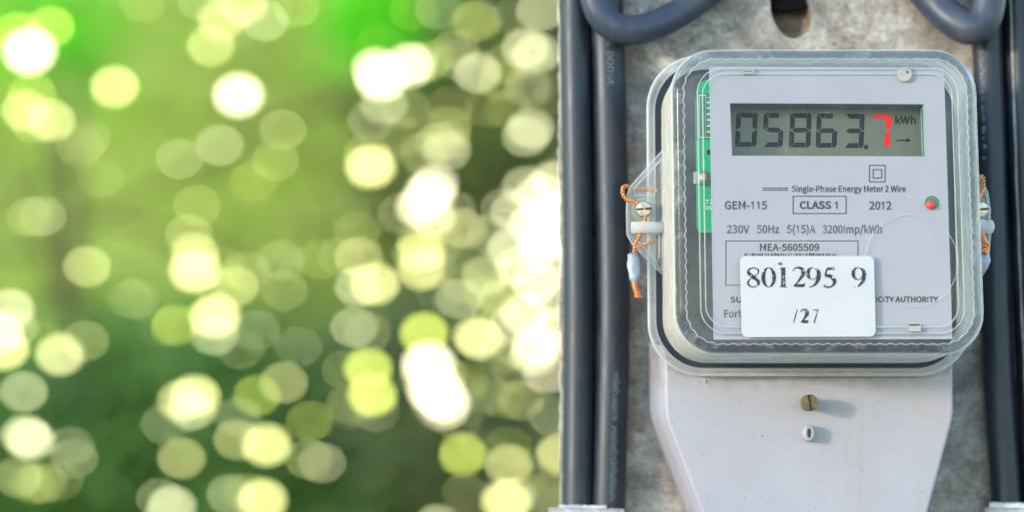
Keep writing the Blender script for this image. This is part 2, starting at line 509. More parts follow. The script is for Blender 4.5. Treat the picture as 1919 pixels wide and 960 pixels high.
def load_font(n):
    """a face that ships inside Blender itself"""
    try: return bpy.data.fonts.load(bpy.utils.system_resource('DATAFILES') + "/fonts/" + n)
    except Exception: return None
FONT = load_font("Noto Sans CJK Regular.woff2")
THAI = load_font("NotoSansThai-VariableFont_wdth,wght.woff2")
def raw_text(text, bold=0.0, font=None):
    cu = bpy.data.curves.new("t", 'FONT')
    if font: cu.font = font
    cu.body = text; cu.size = 1.0; cu.offset = bold; cu.resolution_u = 3
    o = bpy.data.objects.new("t", cu); COL.objects.link(o)
    dg = bpy.context.evaluated_depsgraph_get()
    me = bpy.data.meshes.new_from_object(o.evaluated_get(dg))
    v = [(a.co.x, a.co.y) for a in me.vertices]; f = [tuple(p.vertices) for p in me.polygons]
    bpy.data.objects.remove(o); bpy.data.curves.remove(cu); bpy.data.meshes.remove(me)
    return v, f
GLY = {}
def glyph_mesh(c, bold):
    if (c, bold) not in GLY:
        HH = raw_text("HH", 0, FONT)[0]; w2 = max(x for x, _ in HH)
        wH = max(x for x, _ in raw_text("H", 0, FONT)[0])
        ch = max(y for _, y in HH)
        adv = max(x for x, _ in raw_text("H" + (c if c != "I" else "l") + "H", 0, FONT)[0]) - w2
        if c == "1":
            k = bold
            m = ([(.23 - k, 0), (.32 + k, 0), (.32 + k, ch), (.25 - k, ch), (.07, ch * .82), (.07, ch * .70 - k), (.23 - k, ch * .84 - k)], [(0, 1, 2, 6), (6, 2, 3), (6, 3, 4, 5)]); adv *= .96
            m = ([(p * ch / .727, q) for p, q in m[0]], m[1])
        elif c == "I":
            m = ([(.09 - bold, 0), (.18 + bold, 0), (.18 + bold, ch), (.09 - bold, ch)], [(0, 1, 2, 3)]); adv = .27 * ch / .727; m = ([(p * ch / .727, q) for p, q in m[0]], m[1])
        else: m = raw_text(c, bold, FONT) if c != " " else ([], [])
        GLY[c, bold] = (m, adv)
    return GLY[c, bold]
def font_mesh(text, bold=0.0):
    if any(ord(c) > 0x2000 or 0xe00 <= ord(c) < 0xe80 for c in text): return raw_text(text, bold, THAI)
    v, f, x = [], [], 0.0
    for c in text:
        (mv, mf), adv = glyph_mesh(c, bold)
        n = len(v); v += [(p + x, q) for p, q in mv]; f += [tuple(i + n for i in p) for p in mf]
        x += adv + bold * .5
    return v, f

def cable_text(root, name, text, y0, y1, v_left, v_right, centre, d_axis, r, material):
    """text printed down a cable (top of letters to the right), wrapped on its round side"""
    v, f = font_mesh(text)
    xs = [a for a, _ in v]; ys = [b for _, b in v]
    ax, bx, ay, by = min(xs), max(xs), min(ys), max(ys)
    rp = r / (K * d_axis)
    out = []
    for a, b in v:
        py = y0 + (a - ax) / (bx - ax) * (y1 - y0)
        w = v_left + (b - ay) / (by - ay) * (v_right - v_left)
        dep = d_axis - math.sqrt(max(1.0, rp * rp - w * w)) * K * d_axis - 0.00012
        out.append(P(centre(py) + w * d_axis / dep * 0.995, py, dep))
    return obj(name, out, f, material, root, fix=False)

def interp(pts):
    q = spline(pts, 8); ys = [p[1] for p in q]; xs = [p[0] for p in q]
    return lambda y: float(np.interp(y, ys, xs))

def cable(label, pts, r, d, group):
    top = P(pts[0][0], pts[0][1], d)
    root = empty("cable", P(pts[-1][0], pts[-1][1], d), label, "cable", group)
    mb = MB(); tube_px(mb, [(x, y, d) for x, y in pts], r, 28)
    mb.build("sheath", M['cable'], root, True)
    return root

G = "black cables clipped to the concrete pole"
pa = [(1072, -800), (1077, -150), (1078, 0), (1083, 300), (1086, 600), (1083, 950), (1080, 1300), (1083, 1800)]
pb = [(1125, -800), (1133, -150), (1137, 0), (1145, 300), (1149, 600), (1141, 950), (1136, 1300), (1140, 1800)]
pc = [(1835, -800), (1845, -150), (1848, 0), (1859, 300), (1866, 560), (1874, 750), (1887, 940), (1905, 1300), (1915, 1800)]
pd = [(1893, -800), (1903, -150), (1909, 0), (1919, 300), (1929, 560), (1938, 750), (1948, 940), (1965, 1300), (1975, 1800)]
dA = POLE_D - 0.0059
cable("plain black cable running along the pole's outer left edge", pa, 0.0057, dA, G)
cb = cable("thick black cable with white print beside the meter's left lug", pb, 0.0063, dA - 0.0004, G)
cc = cable("black cable with faint blue print behind the meter's right edge", pc, 0.0057, dA, G)
cd = cable("black cable with a cream stripe at the far right edge", pd, 0.0060, dA, G)
fb, fc, fd = interp(pb), interp(pc), interp(pd)
cable_text(cb, "printed_text", "PHELPS  DODGE", 14, 160, -2, 10, fb, dA - 0.0004, 0.0063, M['mark'])
cable_text(cb, "printed_text", "การไฟฟ้านครหลวง   สายเข้าเครื่องวัดห้ามดัดแปลง", 698, 940, 2, 16, fb, dA - 0.0004, 0.0063, M['mark'])
cable_text(cc, "printed_text", "2 X", 76, 106, -16, -8, fc, dA, 0.0057, M['mark'])
def worn_marks():
    """print worn past reading: broken dashes running down the cable"""
    r_ = np.random.default_rng(6); rp = 0.0057 / (K * dA); q = []; y = 112.0
    while y < 300:
        h_ = r_.uniform(2, 6); w0 = -17 + r_.uniform(0, 3); w1 = -9 - r_.uniform(0, 3)
        if r_.random() < .78:
            for yy in (y, y + h_):
                for w in (w0, w1):
                    dep = dA - math.sqrt(rp * rp - w * w) * K * dA - 0.00012
                    q.append(P(fc(yy) + w, yy, dep))
        y += h_ + r_.uniform(1.2, 3)
    obj("printed_marks", q, [(4 * i, 4 * i + 1, 4 * i + 3, 4 * i + 2) for i in range(len(q) // 4)], M['mark'], cc, fix=False)
worn_marks()
def stripe():
    rp = 0.0060 / (K * dA)
    q = []
    for y in np.arange(-300, 1300, 12):
        for w in (-16.5 + 0.6 * math.sin(y * .05), -12.5 + 0.5 * math.sin(y * .031)):
            dep = dA - math.sqrt(rp * rp - w * w) * K * dA - 0.0002
            q.append(P(fd(y) + w, y, dep))
    n = len(q) // 2
    obj("stripe", q, [(2 * i, 2 * i + 1, 2 * i + 3, 2 * i + 2) for i in range(n - 1)], M['stripe'], cd, fix=False)
stripe()

GL = "bent cable loops hanging over the meter"
def loop(label, pts, r):
    root = empty("cable_loop", P(*pts[len(pts) // 2]), label, "cable", GL)
    mb = MB(); tube_px(mb, pts, r, 28, 10)
    mb.build("sheath", M['cable_dusty'], root, True)
    return root
loop("dusty black cable bent into a loop above the meter's left corner",
     [(1104, -420, .942), (1104, -200, .942), (1108, -60, .942), (1117, 2, .942), (1134, 36, .942), (1163, 54, .942), (1200, 54, .944), (1246, 38, .947), (1296, 8, .950), (1352, -36, .952), (1410, -100, .953), (1440, -200, .953)], 0.0055)
rl = loop("dark cable bent sharply into a loop above the meter's right corner",
     [(1560, -260, .952), (1640, -120, .951), (1705, -48, .950), (1752, 4, .948), (1786, 36, .944), (1818, 52, .9415), (1842, 40, .9410), (1853, 5, .9410), (1856, -60, .9412), (1856, -200, .9415), (1856, -420, .9415)], 0.0062)

# ------------------------------------------------------------------ straps at the bottom
def strap(name, label, x0, x1, yt, tier, d):
    root = empty(name, P((x0 + x1) / 2, yt + 60, d), label, "strap", "metal straps holding the cables")
    r = np.random.default_rng(int(x0))
    xs = np.linspace(x0, x1, 40)
    def band(xa, xb, ya, yb, d0, d1, mname, nm):
        xs = np.linspace(xa, xb, 36)
        top = [ya + r.normal(0, .5) + (x - xa) * 0.018 for x in xs]
        loops = []
        loops.append([P(x, t + 1, d1) for x, t in zip(xs, top)])
        loops.append([P(x, t, d0 + 0.0012) for x, t in zip(xs, top)])
        loops.append([P(x, t + 3, d0) for x, t in zip(xs, top)])
        loops.append([P(x, yb, d0) for x, t in zip(xs, top)])
        loops.append([P(x, yb + 1, d1) for x, t in zip(xs, top)])
        mb = MB(); mb.loft(loops, closed=False)
        for e in (0, -1):
            mb.add([l[e] for l in loops], [(0, 1, 2, 3, 4)])
        mb.build(nm, M[mname], root)
    for (xa, xb, ya, yb, d0, d1, mname, nm) in tier: band(xa, xb, ya, yb, d0, d1, mname, nm)
strap("metal_strap", "pale weathered strap across the two left cables at the bottom", 1028, 1172, 950,
      [(1048, 1137, 946.5, 965, .9435, .960, 'paint', "liner"), (1029, 1170, 952, 1080, .9415, .960, 'zinc', "band")], .94)
strap("metal_strap", "weathered grey strap across the cables at the bottom right corner", 1853, 1990, 945,
      [(1855, 1990, 942, 965, .9435, .960, 'paint', "liner"), (1846, 1992, 952, 1080, .9415, .960, 'zinc', "band")], .94)

# ------------------------------------------------------------------ energy meter
mroot = empty("energy_meter", P(1515, 404, POLE_D), "grey electricity meter under a clear plastic cover on the pole", "electricity meter")

def Wp(x, y, d):
    """meter pixels are given as they stand on the row y = 400; the meter hangs slightly askew"""
    return P(x + (y - 400) * (0.0147 + (x - 1285) / 535 * 0.018), y, d)
def Fp(x, y, d):
    return P(x + (y - 400) * (0.006 + (x - 1213) / 605 * 0.006), y, d)

NX, NY = 150, 150
def lp(x0, y0, x1, y1, r, d, f=Wp, wave=0.0, k=1): return rr(x0, y0, x1, y1, r, d, f, 24 // k, nx=NX // k, ny=NY // k, wave=wave)

# back body that carries everything
mb = MB()
mb.loft([rr(1252, 150, 1770, 668, 60, POLE_D - 0.0005, Fp, 6, nx=4, ny=4), rr(1246, 140, 1784, 672, 70, 0.9245, Fp, 6, nx=4, ny=4)], True, True)
mb.build("back_case", M['grey'], mroot)
mb = MB()
mb.loft([rr(1234, 124, 1797, 687, 88, 0.9242, Fp, 10, nx=4, ny=4), rr(1234, 124, 1797, 687, 88, 0.9212, Fp, 10, nx=4, ny=4)], True, True)
mb.build("base_tray", M['inner'], mroot)
# dark gasket ring in the groove
mb = MB()
ga = lambda x0, y0, x1, y1, r, d: rr(x0, y0, x1, y1, r, d, Fp, 20, nx=12, ny=12)
mb.loft([ga(1228.5, 117, 1803, 691.5, 93, .9210), ga(1229, 117.5, 1802.5, 691, 92, .9186), ga(1240, 129, 1791, 682, 82, .9186), ga(1240.5, 129.5, 1790.5, 681.5, 82, .9210)])
mb.build("gasket", M['gasket'], mroot)

cover = None
# clear lip (flange)
mb = MB()
mb.loft([ga(1219, 109, 1812, 700, 96, .9215), ga(1213.5, 103.5, 1817.5, 705.5, 100, .9205), ga(1213, 103, 1818, 706, 100, .9170), ga(1216, 106, 1815, 703, 98, .9158),
         ga(1224, 113, 1807, 695, 94, .9158), ga(1228, 117, 1803, 692, 92, .9168), ga(1228.3, 117.3, 1802.7, 691.7, 92, .9215)])
flange = mb.build("flange", M['lip'], mroot, True)
sharp(flange, 50)
# bright rolled edges of the lip
for rect, rad in (((1216, 106, 1815, 703.5, 98, .9160), 0.00042), ((1227.3, 116.5, 1803.5, 692.3, 92, .9165), 0.00032)):
    b_ = MB(); l_ = rr(*rect, Fp, 20, nx=12, ny=12); b_.tube(l_ + [l_[0]], rad, 6, False)
    o = b_.build("rim_bead", M['bead'], flange, True)

# cover walls
mb = MB()
mb.loft([lp(1241, 130, 1790, 681, 82, .9175, Fp), lp(1244, 128, 1797, 680, 82, .910), lp(1253, 112, 1816, 672, 80, .892), lp(1262, 95.5, 1835, 664.5, 78, .875), lp(1264, 95, 1834, 663, 77, .8715)])
cover = mb.build("cover_wall", M['wall'], mroot, True)
# front ring, rippled step, channel
mb = MB()
mb.loft([lp(1264, 95, 1834, 663, 77, .8715), lp(1268, 98, 1831, 659.5, 74, .8688), lp(1273, 102.5, 1828, 655, 70, .8677), lp(1284, 109.5, 1820, 646, 63, .8676)])
rim = mb.build("cover_rim", M['rim'], mroot, True)
mb = MB()
mb.loft([lp(1284, 109.5, 1820, 646, 63, .8675, wave=3.0), lp(1286.5, 112, 1817.5, 643.5, 61, .8692, wave=3.6),
         lp(1300, 121, 1808, 631, 52, .8693), lp(1309, 125.5, 1804, 627, 49, .8677), lp(1313, 129, 1800, 623, 46, .8675), lp(1319, 136, 1793, 615, 42, .8675), lp(1322, 139, 1790, 612, 40, .8680)], False, True)
front = mb.build("cover_front", M['clear'], mroot, False)
sharp(front, 28)
for (rect, wv, rad) in (((1284.5, 110, 1819.5, 645.5, 63, .8675), 3.2, .00022), ((1311, 127.5, 1802, 625, 47, .8676), 0, .00020), ((1320.5, 137.5, 1791.5, 613.5, 41, .8676), 0, .00020)):
    b_ = MB(); l_ = lp(*rect, wave=wv); b_.tube(l_ + [l_[0]], rad, 6, False)
    b_.build("highlight_bead", M['bead'], front, True)  # milky beads paint the white highlight along the wavy step and ridges
# second, smooth bead where wall meets front, on the left and bottom it catches the sun
b_ = MB(); l_ = lp(1263, 95, 1835, 664, 78, .873, k=3); b_.tube(l_ + [l_[0]], .0005, 6, False); b_.build("highlight_bead", M['lip'], cover, True)
# moulded circle on the window
b_ = MB(); l_ = [Wp(1706 + 87 * math.cos(a), 489 + 87 * math.sin(a), .8680) for a in np.linspace(0, 2 * math.pi, 90)]
b_.tube(l_, .00012, 5, False); b_.build("moulded_circle", M['bead'], front, True)

# nameplate with an opening for the display
ND = .8692
mb = MB()
outer = [(1335, 124), (1778, 127), (1778, 636), (1335, 637)]
inn = [(1372, 193), (1738, 195), (1738.5, 293), (1374.5, 291.5)]
for i in range(4):
    j = (i + 1) % 4
    mb.quad(Wp(*outer[i], ND), Wp(*outer[j], ND), Wp(*inn[j], ND), Wp(*inn[i], ND))
    mb.quad(Wp(*outer[i], ND), Wp(*outer[j], ND), Wp(*outer[j], ND + .0012), Wp(*outer[i], ND + .0012))
    mb.quad(Wp(*inn[i], ND), Wp(*inn[j], ND), Wp(*inn[j], ND + .0008), Wp(*inn[i], ND + .0008))
plate = mb.build("nameplate", M['name'], mroot)
b_ = MB(); b_.tube([Wp(1335, 124, ND), Wp(1335, 637, ND)], .00022, 6); b_.build("bright_edge", M['bead'], plate)

# display in its recess
LD = .8810
mb = MB()
mb.quad(Wp(1355, 180, LD), Wp(1745, 180, LD), Wp(1745, 310, LD), Wp(1355, 310, LD))
lcd = mb.build("display", M['lcd'], mroot)
mb = MB()
for i in range(4):
    j = (i + 1) % 4
    a, b = inn[i], inn[j]
    mb.quad(Wp(*a, ND + .0009), Wp(*b, ND + .0009), P(*((lambda v: (960 + v.x / (K * v.y), 880 - (v.z - ZC) / (K * v.y)))(Wp(*b, ND + .0009))), ND + .001), Wp(*a, ND + .0011))
mb = MB()
def recess(x, y, d):
    w = Wp(x, y, ND)
    return Vector((w.x, d, w.z))
for i in range(4):
    j = (i + 1) % 4
    mb.quad(recess(*inn[i], ND + .0008), recess(*inn[j], ND + .0008), recess(*inn[j], LD - .0001), recess(*inn[i], LD - .0001))
mb.build("glass_edge", M['teal'], lcd)
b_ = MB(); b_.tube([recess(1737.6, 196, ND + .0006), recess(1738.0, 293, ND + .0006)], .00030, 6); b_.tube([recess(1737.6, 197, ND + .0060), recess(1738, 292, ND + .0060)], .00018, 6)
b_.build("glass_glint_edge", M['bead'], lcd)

SD = LD - .00015
def flat(name, polys, material, parent, d, f):
    mb = MB()
    for p in polys: mb.add([f(x, y, d) for x, y in p], [tuple(range(len(p)))])
    return mb.build(name, material, parent, fix=False)

def seven(x0, x1, y0, y1, segs, t=9.0, g=0.7, sl=2.5):
    """seven-segment polygons in pixels"""
    ym = (y0 + y1) / 2
    out = []
    def sk(p): return [(x + sl * (y1 - y) / (y1 - y0), y) for x, y in p]
    h = t / 2
    if 'a' in segs: out.append(sk([(x0 + 2 + g, y0), (x1 - t * .9 - g, y0), (x1 - t * .9 - g, y0 + t), (x0 + t + g, y0 + t)]))
    if 'b' in segs: out.append(sk([(x1 - t * .9 + g, y0), (x1 - 3, y0 + .5), (x1, y0 + 4), (x1, ym - g - 1), (x1 - 2, ym - g), (x1 - t, ym - h - g)] + ([] if False else []) + [(x1 - t, y0 + t)]))
    if 'c' in segs: out.append(sk([(x1 - 2, ym + g), (x1, ym + g + 1), (x1, y1 - 5), (x1 - 4, y1), (x1 - t * .9 + g, y1), (x1 - t, y1 - t), (x1 - t, ym + h + g)]))
    if 'd' in segs: out.append(sk([(x0 + t + g, y1 - t), (x1 - t - g, y1 - t), (x1 - t * .9 - g, y1), (x0 + 2 + g, y1)]))
    if 'e' in segs: out.append(sk([(x0 + 1, ym + g), (x0 + t, ym + h + g), (x0 + t, y1 - t), (x0 + 2, y1 - 1), (x0, y1 - 4), (x0, ym + g + 1)]))
    if 'f' in segs: out.append(sk([(x0 + 1, ym - g), (x0, ym - g - 1), (x0, y0 + 4), (x0 + 2, y0 + 1), (x0 + t, y0 + t + g), (x0 + t, ym - h - g)]))
    if 'g' in segs: out.append(sk([(x0 + 2 + g * 2, ym), (x0 + t + g, ym - h), (x1 - t - g, ym - h), (x1 - 2 - 2 * g, ym), (x1 - t - g, ym + h), (x0 + t + g, ym + h)]))
    return out
UW = lambda x, y: x - (y - 400) * (0.0147 + (x - 1285) / 535 * 0.018)     # photo pixel -> meter pixel
def Pm(x, y, d): return P(x, y, d)
DIG = [(1378, 1418, 211, 275, 'abcdef'), (1429.5, 1467, 211.5, 275.5, 'afgcd'), (1479, 1519, 212, 276, 'abcdefg'), (1529, 1568, 212.5, 276.5, 'afgedc'), (1581, 1618.5, 213, 277, 'abgcd')]
for x0, x1, y0, y1, s in DIG:
    flat("digit", seven(x0, x1, y0, y1, s), M['seg'], lcd, SD, Pm)
flat("decimal_point", [[(1623.5 + 4.2 * math.cos(a), 275.5 + 4.2 * math.sin(a)) for a in np.linspace(0, 6.0, 12)]], M['seg'], lcd, SD, Pm)
o = flat("digit", [[(1635, 216), (1637, 213), (1663, 213), (1668, 215), (1671, 220), (1670.5, 240), (1668, 243), (1664, 243), (1660.5, 239), (1661, 222), (1642, 222), (1637, 220)],
               [(1668, 247), (1668.5, 262), (1667, 272), (1662.5, 277), (1659, 274), (1658, 268), (1659, 253), (1662, 248)]], M['red'], lcd, SD, Pm)
o["label"] = "red last digit seven of the meter display"
flat("arrow", [[(1681, 261.5), (1699, 261.5), (1699, 257.5), (1708.5, 262.7), (1699, 267.5), (1699, 264.3), (1681, 264.3)]], M['seg'], lcd, SD, Pm)

def text(s, x0, x1, base, cap, d, material, parent, bold=0.008, name="printed_text", f=Pm):
    """text fitted between photo pixels x0..x1 on a baseline, cap = cap height in pixels"""
    v, fc_ = font_mesh(s, bold)
    ref, _ = font_mesh("H", bold)
    ch = max(b for _, b in ref)
    xs = [a for a, _ in v]; ax, bx = min(xs), max(xs)
    out = [f(x0 + (a - ax) / (bx - ax) * (x1 - x0), base - b / ch * cap, d) for a, b in v]
    return obj(name, out, fc_, material, parent, fix=False)

text("kWh", 1678, 1717, 232, 14.5, SD, M['seg'], lcd, 0.012, "unit_text")
TD = ND - .00015
I, IG = M['ink'], M['ink_grey']
text("Single-Phase Energy Meter 2 Wire", 1484.5, 1698, 359.5, 11.5, TD, I, plate)
text("GEM-115", 1358.5, 1438, 392, 15, TD, I, plate)
text("CLASS 1", 1499, 1570, 391, 14, TD, I, plate, 0.014)
text("2012", 1629.5, 1671, 392.5, 15, TD, I, plate)
text("230V", 1362, 1405, 437, 15, TD, IG, plate)
text("50Hz", 1418.5, 1461, 437, 15, TD, IG, plate)
text("5(15)A", 1474.5, 1529, 437, 15, TD, IG, plate)
text("3200Imp/kWh", 1541.5, 1653, 437, 15, TD, IG, plate)
text("MEA-5605509", 1424.5, 1535.5, 470, 13, TD, I, plate)
text("SU", 1369, 1390, 567, 10.5, TD, I, plate, 0.008)
text("ICITY AUTHORITY", 1642.5, 1758.5, 566.5, 10.5, TD, I, plate, 0.012)
text("Fort", 1357.5, 1390, 595, 14, TD, IG, plate)
def frame(x0, y0, x1, y1, t): return [[(x0, y0), (x1, y0), (x1, y0 + t), (x0, y0 + t)], [(x0, y1 - t), (x1, y1 - t), (x1, y1), (x0, y1)], [(x0, y0 + t), (x0 + t, y0 + t), (x0 + t, y1 - t), (x0, y1 - t)], [(x1 - t, y0 + t), (x1, y0 + t), (x1, y1 - t), (x1 - t, y1 - t)]]
flat("printed_box", frame(1486, 367, 1587, 401, 1.7), I, plate, TD, Pm)
flat("printed_box", frame(1360, 451, 1609, 535.5, 1.4), I, plate, TD, Pm)
flat("double_square_mark", frame(1629, 309, 1660, 341.5, 1.7) + frame(1636, 317, 1653.5, 334.5, 1.7), I, plate, TD, Pm)
flat("double_rule", [[(1429, 351.6), (1477.5, 351.6), (1477.5, 353.4), (1429, 353.4)], [(1429, 355.3), (1477.5, 355.3), (1477.5, 357.1), (1429, 357.1)]], I, plate, TD, Pm)
rb = np.random.default_rng(2)
bars, x = [], 1396.0
while x < 1566:
    w = rb.choice([1.0, 1.0, 2.0, 2.6]); h0 = 474.5 + rb.uniform(0, 1.2)
    bars.append([(x, h0), (x + w, h0), (x + w, 500), (x, 500)]); x += w + rb.choice([1.2, 1.6, 2.6, 4.0])
flat("barcode", bars, I, plate, TD, Pm)

# light-up hole and its red lamp, posts and clips on the nameplate
def disc(cx, cy, r, d, f=Pm, n=24): return [f(cx + r * math.cos(a), cy + r * math.sin(a), d) for a in [2 * math.pi * k / n for k in range(n)]]
mb = MB(); mb.loft([disc(1747, 380, 13.2, ND - .0001), disc(1746.5, 380, 13, ND - .0003), disc(1746.5, 380, 12, ND - .0003)], False, True)
mb.build("lamp_opening", M['green_hole'], plate)
mb = MB(); mb.loft([disc(1744.5, 384, r, ND - .0003 - h) for r, h in ((9, 0), (8.6, .0008), (7, .0015), (4, .0019), (1, .002))], False, True)
mb.build("indicator_lamp", M['led'], plate, True)
mb = MB(); mb.loft([disc(1697, 139, 15, ND - .0001), disc(1697, 139, 14.5, ND - .0012), disc(1697, 139, 12, ND - .0016)], False, True)
mb.build("plastic_post", M['cream'], plate)
mb = MB(); mb.loft([disc(1701, 134.5, 2.2, ND - .00165), disc(1701, 134.5, 2.0, ND - .0018)], False, True); mb.build("post_hole", M['dark'], plate)
mb = MB(); mb.box(1703, 608, 1726, 622, ND, ND - .0018, Pm); mb.build("clip", M['cream'], plate)
mb = MB(); mb.box(1704, 608.2, 1724, 610.4, ND - .00182, ND - .0020, Pm); mb.build("clip_gap", M['dark'], plate)
mb = MB(); mb.box(1393, 128.5, 1414, 138.5, ND, ND - .0014, Pm); mb.build("clip", M['cream'], plate)
mb = MB(); mb.box(1394, 131.5, 1409, 134, ND - .00142, ND - .0016, Pm); mb.build("clip_gap", M['pcb_dark'], plate)

# circuit board behind the nameplate's left edge
PD = .8865
mb = MB()
ol = [(1303, 190), (1306, 168), (1316, 152), (1334, 146), (1500, 146), (1500, 436), (1313, 436), (1308, 432), (1306, 426)]
mb.loft([[Pm(x, y, PD + .0014) for x, y in ol], [Pm(x, y, PD) for x, y in ol]], False, True)
board = mb.build("circuit_board", M['pcb'], mroot)
flat("solder_mask", [[(1304, 174), (1345, 174), (1345, 262), (1305, 262)]], M['pcb_dark'], board, PD - .0001, Pm)
sq = frame(1310, 177, 1324, 258, 1.4) + frame(1323, 182, 1340, 258, 1.2) + [[(1325, y), (1332, y), (1332, y + 3), (1325, y + 3)] for y in range(190, 252, 11)]
flat("silkscreen", sq, M['silk'], board, PD - .0002, Pm)
text("7Z", 1322, 1338, 382, 8, PD - .0002, M['silk'], board)
text("201", 1322, 1342, 393, 7, PD - .0002, M['silk'], board)
mb = MB(); mb.loft([disc(1330, 285, 5, PD - .0001), disc(1330, 285, 4.5, PD - .0003)], False, True); mb.build("board_hole", M['dark'], board)
mb = MB(); mb.loft([disc(1320, 333, r, PD - h) for r, h in ((13, 0), (13, .002), (11, .0028), (5, .003))], False, True); mb.build("terminal_screw", M['nickel'], board, True)
mb = MB(); mb.box(1300, 322, 1312, 344, PD + .001, PD - .003, Pm); mb.build("clear_spacer", M['milky'], board)

# white sticker on the window
KD = .8672
sl = []
for cx, cy, a0 in ((1398, 491, 180), (1627.5, 491, 270), (1630.5, 620.5, 0), (1401, 621.5, 90)):
    for k in range(8): sl.append((cx + 11 * math.cos(R(a0 + 90 * k / 7)), cy + 11 * math.sin(R(a0 + 90 * k / 7))))
mb = MB(); mb.loft([[Pm(x, y, .86745) for x, y in sl], [Pm(x, y, KD) for x, y in sl]], False, True)
mb.build("sticker", M['sticker'], mroot)
sticker = bpy.context.scene.objects["sticker"]

def scratches():
    r_ = np.random.default_rng(9); mb = MB()
    for k in range(60):
        x, y = (r_.normal(1480, 45), r_.normal(240, 32)) if k < 22 else (r_.uniform(1345, 1770), r_.uniform(150, 470)) if k < 55 else (r_.normal(1475, 30), r_.normal(455, 22))
        a = r_.uniform(0, 6.28); l_ = abs(r_.normal(0, 6)) + 2; b = a + r_.normal(0, .6)
        q = [(x, y), (x + l_ * math.cos(a), y + l_ * math.sin(a)), (x + l_ * (math.cos(a) + math.cos(b)), y + l_ * (math.sin(a) + math.sin(b)))]
        mb.tube([P(px_, py_, .86795) for px_, py_ in q], [.00002, float(r_.uniform(.00003, .00007)), .00002], 4)
    tag(mb.build("scratches", M['bead'], front), kind="stuff")
scratches()
def stroke(pts, n=8):
    """(x, y, half width) centre line -> strip polygons"""
    q = spline(pts, n)
    a, b = [], []
    for i, p in enumerate(q):
        t = q[min(i + 1, len(q) - 1)][:2] - q[max(i - 1, 0)][:2]
        t = t / (np.hypot(*t) + 1e-9)
        nrm = np.array([-t[1], t[0]])
        a.append(p[:2] + nrm * p[2]); b.append(p[:2] - nrm * p[2])
    return [[tuple(a[i]), tuple(a[i + 1]), tuple(b[i + 1]), tuple(b[i])] for i in range(len(a) - 1)]
def ell(cx, cy, rx, ry, a0, a1, wf, n=12):
    return [(cx + rx * math.cos(a), cy + ry * math.sin(a), wf(a)) for a in np.linspace(a0, a1, n)]
def glyph(ch, x, y, w, h):
    def T(pts): return [(x + px * w, y + py * h, hw) for px, py, hw in pts]
    g = []
    if ch == '8':
        g += stroke(T([(.55, .01, .8), (.2, .08, 1.6), (.1, .25, 2.8), (.42, .46, 3.4), (.85, .66, 3.2), (.88, .86, 2.2), (.5, 1.0, .9), (.1, .86, 1.7), (.14, .66, 1.5), (.5, .48, .8), (.86, .3, 1.2), (.88, .12, 1.3), (.55, .01, .8)]), 5)
    if ch == '0':
        g += stroke(T(ell(.5, .5, .42, .49, -math.pi / 2, 1.5 * math.pi, lambda a: .5 + 3.2 * abs(math.cos(a)) ** 1.4, 20)), 3)
    if ch == '1':
        g += stroke(T([(.55, .0, 3.6), (.55, .5, 3.8), (.55, 1.0, 4.2)]), 3)
        g += stroke(T([(.28, .03, .6), (.1, .12, .5)]), 2)
        g += stroke(T([(.1, .98, .7), (1.0, .98, .7)]), 2)
        g += [[(x + .2 * w + 4.2 * math.cos(a), y - 7 + 2.8 * math.sin(a)) for a in np.linspace(0, 5.6, 9)]]
    if ch == '2':
        g += stroke(T([(.04, .2, .7), (.2, .05, 1.0), (.5, .01, 1.8), (.82, .12, 3.4), (.84, .34, 3.6), (.62, .58, 2.2), (.35, .8, 1.2), (.12, .95, .8)]), 5)
        g += stroke(T([(.15, .92, 1.6), (.5, .92, 2.8), (.94, .92, 2.8)]), 3)
        g += stroke(T([(.94, .92, 1.5), (.98, .78, .5)]), 2)
    if ch == '9':
        g += stroke(T(ell(.42, .31, .36, .3, -.3 * math.pi, 1.75 * math.pi, lambda a: .6 + 2.8 * max(0, -math.cos(a)) ** 1.2, 18)), 3)
        g += stroke(T([(.6, .03, .9), (.84, .18, 3.0), (.9, .42, 3.8), (.78, .7, 3.2), (.5, .92, 1.6), (.14, 1.0, .6)]), 5)
    if ch == '5':
        g += stroke(T([(.3, .07, 2.2), (.9, .06, 2.8)]), 3)
        g += stroke(T([(.3, .07, 1.2), (.17, .38, 2.0)]), 3)
        g += stroke(T([(.14, .44, 1.6), (.4, .42, 3.2), (.72, .52, 3.8), (.9, .72, 3.2), (.72, .93, 1.6), (.4, 1.0, 1.6), (.06, .93, 2.8)]), 5)
    if ch == '7':
        g += stroke(T([(.1, .04, .6), (.8, .03, 1.1)]), 3)
        g += stroke(T([(.8, .02, 1.1), (.55, .5, .8), (.3, 1.0, 1.4)]), 3)
    if ch == '/':
        g += stroke(T([(.95, 0, .9), (.05, 1, .8)]), 3)
    return g
for ch, x0, x1 in (('8', 1400.5, 1424), ('0', 1429, 1453), ('1', 1460, 1475), ('2', 1485, 1509), ('9', 1513, 1537.5), ('5', 1543, 1567), ('9', 1598, 1622.5)):
    flat("stamped_digit", glyph(ch, x0, 501.5, x1 - x0, 37), M['stamp'], sticker, KD - .00012, Pm)
for ch, x0, x1 in (('/', 1487, 1495), ('2', 1500, 1515), ('7', 1522, 1536)):
    flat("stamped_digit", glyph(ch, x0, 580.5, x1 - x0, 25), M['stamp'], sticker, KD - .00012, Pm)

